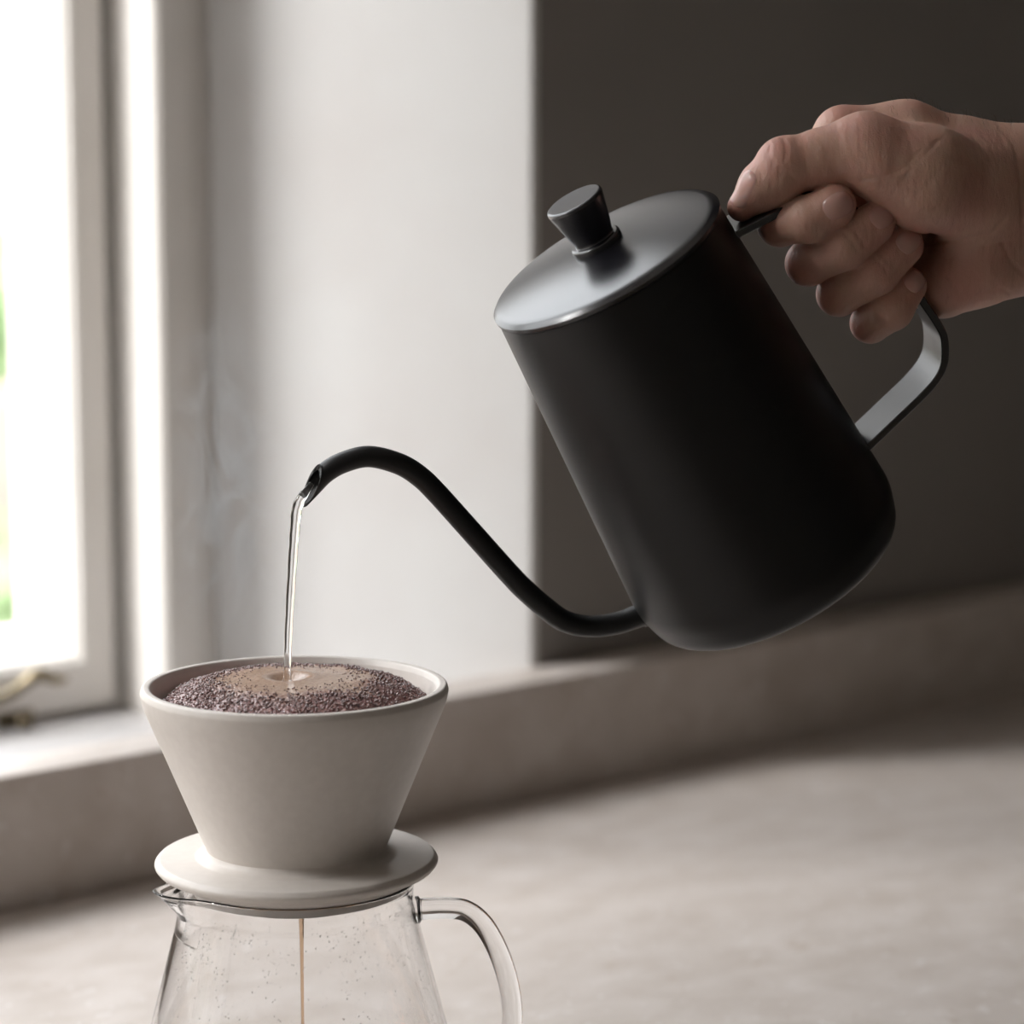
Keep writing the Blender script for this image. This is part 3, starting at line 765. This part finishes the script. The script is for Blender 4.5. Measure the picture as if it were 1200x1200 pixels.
# creases drawn as grooves in the front of the hand: (points, depth px, width px)
creases = [([(1072, 184), (1050, 205), (1028, 214), (1006, 214)], 1.1, 2.6), ([(1092, 172), (1074, 190), (1058, 208), (1046, 222)], .9, 2.2), ([(1108, 190), (1086, 214), (1066, 236)], .5, 2.4), ([(1100, 166), (1086, 176)], .6, 2.4),
           ([(920, 160), (921, 180), (918, 190)], 1.1, 1.8), ([(905, 168), (901, 180), (908, 192)], 1.0, 1.8), ([(898, 178), (905, 196)], .7, 1.5), ([(931, 212), (922, 205), (914, 203)], 1.2, 2.2),
           ([(1083, 272), (1100, 279), (1122, 282), (1156, 277), (1170, 262)], 1.8, 2.6), ([(1115, 300), (1111, 322), (1128, 350)], .9, 2.4), ([(1170, 285), (1182, 310), (1200, 325)], 1.0, 2.4), ([(1145, 345), (1168, 338), (1185, 345)], 1.1, 2.2), ([(1192, 180), (1190, 240), (1196, 290)], .9, 2.4), ([(1150, 290), (1180, 285)], .7, 2),
           ([(984, 277), (993, 288), (1000, 300)], .9, 1.7), ([(994, 272), (1002, 284), (1007, 292)], .8, 1.5), ([(1020, 305), (1028, 315), (1033, 322)], .7, 1.7), ([(1028, 300), (1036, 312)], .6, 1.5),
           ([(1022, 360), (1032, 370), (1040, 376)], .7, 1.5), ([(1028, 354), (1040, 366)], .6, 1.5), ([(930, 262), (938, 275), (941, 284)], .6, 1.6), ([(922, 266), (930, 280)], .5, 1.5)]
def groove(X, Y, Z):
    out = np.zeros(np.broadcast(X, Y, Z).shape, np.float32)
    for pts, dep, wd in creases:
        P = [hpt(x, y, 40, 1) for x, y in pts]
        best = None
        for a, b in zip(P[:-1], P[1:]):
            bx, by = b[0] - a[0], b[1] - a[1]; tt = np.clip(((X - a[0]) * bx + (Y - a[1]) * by) / (bx * bx + by * by), 0, 1)
            q = (X - a[0] - tt * bx) ** 2 + (Y - a[1] - tt * by) ** 2
            best = q if best is None else np.minimum(best, q)
        out = out + dep * SC * np.exp(-best / (wd * SC) ** 2) 
    return out
def field(X, Y, Z, fine=True):
    s = SC
    th = group(thumb, 9 * s, X, Y, Z)
    tn = group(thenar, 20 * s, X, Y, Z)
    pl = group(palm, 26 * s, X, Y, Z)
    d = smin(pl, smin(tn, th, 20 * s), 26 * s)
    d = smin(d, group(web, 1, X, Y, Z), 14 * s)
    prox = None
    for f in fing:
        q = sd(f[0], X, Y, Z); prox = q if prox is None else smin(prox, q, 2.0 * s)
    # the proximal phalanges join the palm, but stay apart from the thumb
    d1 = smin(smin(prox, pl, 12 * s), d, 1.5 * s)
    out = d1
    tips = None
    for f in fing:
        q = group(f[1], 6 * s, X, Y, Z); q = smin(q, sd(f[0], X, Y, Z), 6 * s)
        tips = q if tips is None else smin(tips, q, 1.6 * s)
    out = smin(out, tips, 1.8 * s)
    if fine:
        out = out + groove(X, Y, Z) * (Z > -.035)
    return out
xs = (lo[0] + H_ * np.arange(NX)).astype(np.float32); ys = (lo[1] + H_ * np.arange(NY)).astype(np.float32); zs = (lo[2] + H_ * np.arange(NZ)).astype(np.float32)
D = np.empty((NX, NY, NZ), np.float32)
BS = 24
for i in range(0, NX, BS):
    for j in range(0, NY, BS):
        for k in range(0, NZ, BS):
            X = xs[i:i + BS][:, None, None]; Y = ys[j:j + BS][None, :, None]; Z = zs[k:k + BS][None, None, :]
            cx, cy, cz = (np.array([[[v.mean()]]], np.float32) for v in (X, Y, Z))
            dc = float(field(cx, cy, cz, False)[0, 0, 0])
            if abs(dc) > BS * H_ * .9 + .002: D[i:i + BS, j:j + BS, k:k + BS] = dc
            else: D[i:i + BS, j:j + BS, k:k + BS] = field(X, Y, Z)
D[-1] = 1; D[0] = 1; D[:, 0] = 1; D[:, -1] = 1; D[:, :, 0] = 1; D[:, :, -1] = 1

def surface_net(D, lo, h):
    ins = D < 0
    cell = np.zeros(tuple(s - 1 for s in D.shape), np.uint8)
    for a in (0, 1):
        for b in (0, 1):
            for c in (0, 1):
                cell += ins[a:D.shape[0] - 1 + a, b:D.shape[1] - 1 + b, c:D.shape[2] - 1 + c]
    I, J, K = np.nonzero((cell > 0) & (cell < 8))
    idx = np.full(cell.shape, -1, np.int32); idx[I, J, K] = np.arange(len(I))
    acc = np.zeros((len(I), 3)); cnt = np.zeros(len(I))
    cs = [(a, b, c) for a in (0, 1) for b in (0, 1) for c in (0, 1)]
    for p in cs:
        for ax in range(3):
            if p[ax] == 1: continue
            q = list(p); q[ax] = 1
            d0 = D[I + p[0], J + p[1], K + p[2]]; d1 = D[I + q[0], J + q[1], K + q[2]]
            m = (d0 < 0) != (d1 < 0)
            t = np.where(m, d0 / np.where(m, d0 - d1, 1), 0)
            pos = np.tile(np.array(p, float), (len(I), 1)); pos[:, ax] = t
            acc[m] += pos[m]; cnt[m] += 1
    V = (np.stack([I, J, K], 1) + acc / cnt[:, None]) * h + lo
    Fs = []
    for ax in range(3):
        sl0 = [slice(None)] * 3; sl1 = [slice(None)] * 3; sl0[ax] = slice(0, -1); sl1[ax] = slice(1, None)
        a, b = ins[tuple(sl0)], ins[tuple(sl1)]
        o1, o2 = [(1, 2), (2, 0), (0, 1)][ax]
        E = np.argwhere(a != b)
        ok = (E[:, o1] > 0) & (E[:, o2] > 0) & (E[:, o1] < D.shape[o1] - 1) & (E[:, o2] < D.shape[o2] - 1); E = E[ok]
        fl = a[E[:, 0], E[:, 1], E[:, 2]]
        def g(d1, d2):
            e = E.copy(); e[:, o1] += d1; e[:, o2] += d2; return idx[e[:, 0], e[:, 1], e[:, 2]]
        q = np.stack([g(-1, -1), g(0, -1), g(0, 0), g(-1, 0)], 1)
        q[~fl] = q[~fl][:, ::-1]
        Fs.append(q)
    return V, np.concatenate(Fs)
V, Fc = surface_net(D, lo, H_)
me = bpy.data.meshes.new('hand')
me.vertices.add(len(V)); me.vertices.foreach_set('co', V.astype(np.float32).ravel())
me.loops.add(len(Fc) * 4); me.loops.foreach_set('vertex_index', Fc.astype(np.int32).ravel())
me.polygons.add(len(Fc)); me.polygons.foreach_set('loop_start', np.arange(0, len(Fc) * 4, 4, dtype=np.int32))
me.update(calc_edges=True); me.validate()
HM = Matrix(((CR[0], CU[0], -CV[0], HO[0]), (CR[1], CU[1], -CV[1], HO[1]), (CR[2], CU[2], -CV[2], HO[2]), (0, 0, 0, 1)))
# flush: knuckles, finger ends and the pads are redder
fl = np.zeros(len(V))
for (x, y, z, r, amt) in [(890, 268, 20, 26, .8), (925, 312, 15, 26, .9), (962, 352, 15, 24, .9), (1003, 385, 10, 24, .9), (905, 172, 30, 26, .7), (985, 235, 70, 26, .5), (1035, 258, 70, 24, .5), (1068, 283, 60, 24, .7), (1068, 335, 55, 26, .8),
                          (870, 250, 15, 26, .9), (1120, 330, 40, 34, .6), (950, 215, 40, 26, .4), (985, 125, -60, 26, .5), (1010, 210, 40, 22, .4)]:
    q = hpt(x, y, z, r); fl = np.maximum(fl, amt * np.exp(-((V[:, 0] - q[0]) ** 2 + (V[:, 1] - q[1]) ** 2 + (V[:, 2] - q[2]) ** 2) / (q[3] * 1.1) ** 2))
a_ = me.attributes.new('flush', 'FLOAT', 'POINT'); a_.data.foreach_set('value', fl.astype(np.float32))
hand = link('hand', me, SKIN, smooth=True, matrix=HM)
sm = hand.modifiers.new('smooth', 'SMOOTH'); sm.factor = .5; sm.iterations = 2
tag(hand, 'bare right hand and wrist gripping the handle of the black kettle', 'hand')

def fval(P):
    return field(np.array([[[P[0]]]], np.float32), np.array([[[P[1]]]], np.float32), np.array([[[P[2]]]], np.float32), False)[0, 0, 0]
def fingernail(cx, cy, zc, long2d, ln, wd, nrm, prims):
    """nail plate: an oval patch projected onto the finger along -nrm"""
    c = np.array(hpt(cx, cy, zc, 1)[:3]); nr = np.array(nrm, float); nr /= np.linalg.norm(nr)
    lx = np.array([long2d[0], long2d[1], 0.]); lx -= nr * (lx @ nr); lx /= np.linalg.norm(lx); wy = np.cross(nr, lx)
    L, W = ln * SC / 2, wd * SC / 2
    nu, nv = 16, 12; vs, fs, grid = [], [], {}
    U = np.linspace(-1, 1, nu + 1); Vv = np.linspace(-1, 1, nv + 1)
    P = []
    for u in U:
        for v in Vv:
            # squarish oval
            uu = u * math.sqrt(max(0, 1 - v * v * .45)); vv = v * math.sqrt(max(0, 1 - u * u * .38))
            P.append(c + lx * uu * L + wy * vv * W + nr * .014)
    P = np.array(P)
    tt = np.zeros(len(P))
    for _ in range(40):
        Q = P - nr * tt[:, None]
        d = group(prims, 7 * SC, Q[:, 0], Q[:, 1], Q[:, 2])
        tt += np.clip(d, -.001, .003) * .8
        tt = np.minimum(tt, .0205)
    Q = P - nr * tt[:, None]
    top, bot = [], []
    for i, u in enumerate(U):
        for j, v in enumerate(Vv):
            k = i * (nv + 1) + j
            e_ = max(abs(u), abs(v)); lift = .00055 * (1 - e_ ** 6) - .00012 + (.0003 * max(0, u) ** 3)
            top.append(Q[k] + nr * lift); bot.append(Q[k] - nr * .0006)
    m = len(top); vs = top + bot
    id_ = lambda i, j: i * (nv + 1) + j
    for i in range(nu):
        for j in range(nv):
            fs.append((id_(i, j), id_(i + 1, j), id_(i + 1, j + 1), id_(i, j + 1))); fs.append((m + id_(i, j), m + id_(i, j + 1), m + id_(i + 1, j + 1), m + id_(i + 1, j)))
    for i in range(nu):
        for j in (0, nv): fs.append((id_(i, j), id_(i + 1, j), m + id_(i + 1, j), m + id_(i, j)))
    for j in range(nv):
        for i in (0, nu): fs.append((id_(i, j), id_(i, j + 1), m + id_(i, j + 1), m + id_(i, j)))
    me = mesh('fingernail', vs, fs); bm = bmesh.new(); bm.from_mesh(me); bmesh.ops.recalc_face_normals(bm, faces=bm.faces[:]); bm.to_mesh(me); bm.free()
    o = link('fingernail', me, NAIL, hand, smooth=True)
    return o
fingernail(874, 225, 15, (-.66, -.75), 44, 34, (-.34, .34, .88), thumb)
fingernail(979, 245, 60, (.86, .45), 38, 30, (.05, .10, 1), fing[0][1])
fingernail(1030, 257, 60, (.80, .60), 34, 28, (.15, .15, 1), fing[1][1])
fingernail(1063, 284, 60, (.76, .65), 34, 28, (.15, .10, 1), fing[2][1])
fingernail(1070, 331, 50, (.66, .75), 30, 25, (.15, .10, 1), fing[3][1])

# fine hairs on the wrist
hv, hf_ = [], []; rnd = random.Random(3)
for _ in range(170):
    x = rnd.uniform(1040, 1300); ang = rnd.uniform(-.9, 1.0)
    base = np.array(hpt(x, 190, -35, 1)[:3]); dirn = np.array([0, math.cos(ang), math.sin(ang)])
    p = base + dirn * .06; tt = 0
    for _k in range(30):
        d_ = fval(p - dirn * tt); tt += min(max(d_, -.002), .01) * .9
    p = p - dirn * (tt + .0003)
    ln = rnd.uniform(.003, .0065); gd = np.array([rnd.uniform(-1.4, -.2), 0, rnd.gauss(0, .3)])
    q1 = p + dirn * ln * .5 + gd * ln * .2; q2 = p + dirn * ln * .65 + gd * ln * .55
    b_ = len(hv); wv_ = .00005
    for c_, ww in ((p, 1), (q1, .8), (q2, .3)):
        for k in range(3):
            a = 2 * math.pi * k / 3; hv.append(c_ + np.array([math.cos(a), 0, math.sin(a)]) * wv_ * ww)
    for s_ in range(2):
        for k in range(3): hf_.append((b_ + s_ * 3 + k, b_ + s_ * 3 + (k + 1) % 3, b_ + s_ * 3 + 3 + (k + 1) % 3, b_ + s_ * 3 + 3 + k))
ah = link('arm_hair', mesh('arm_hair', hv, hf_), HAIR, hand); ah['kind'] = 'stuff'
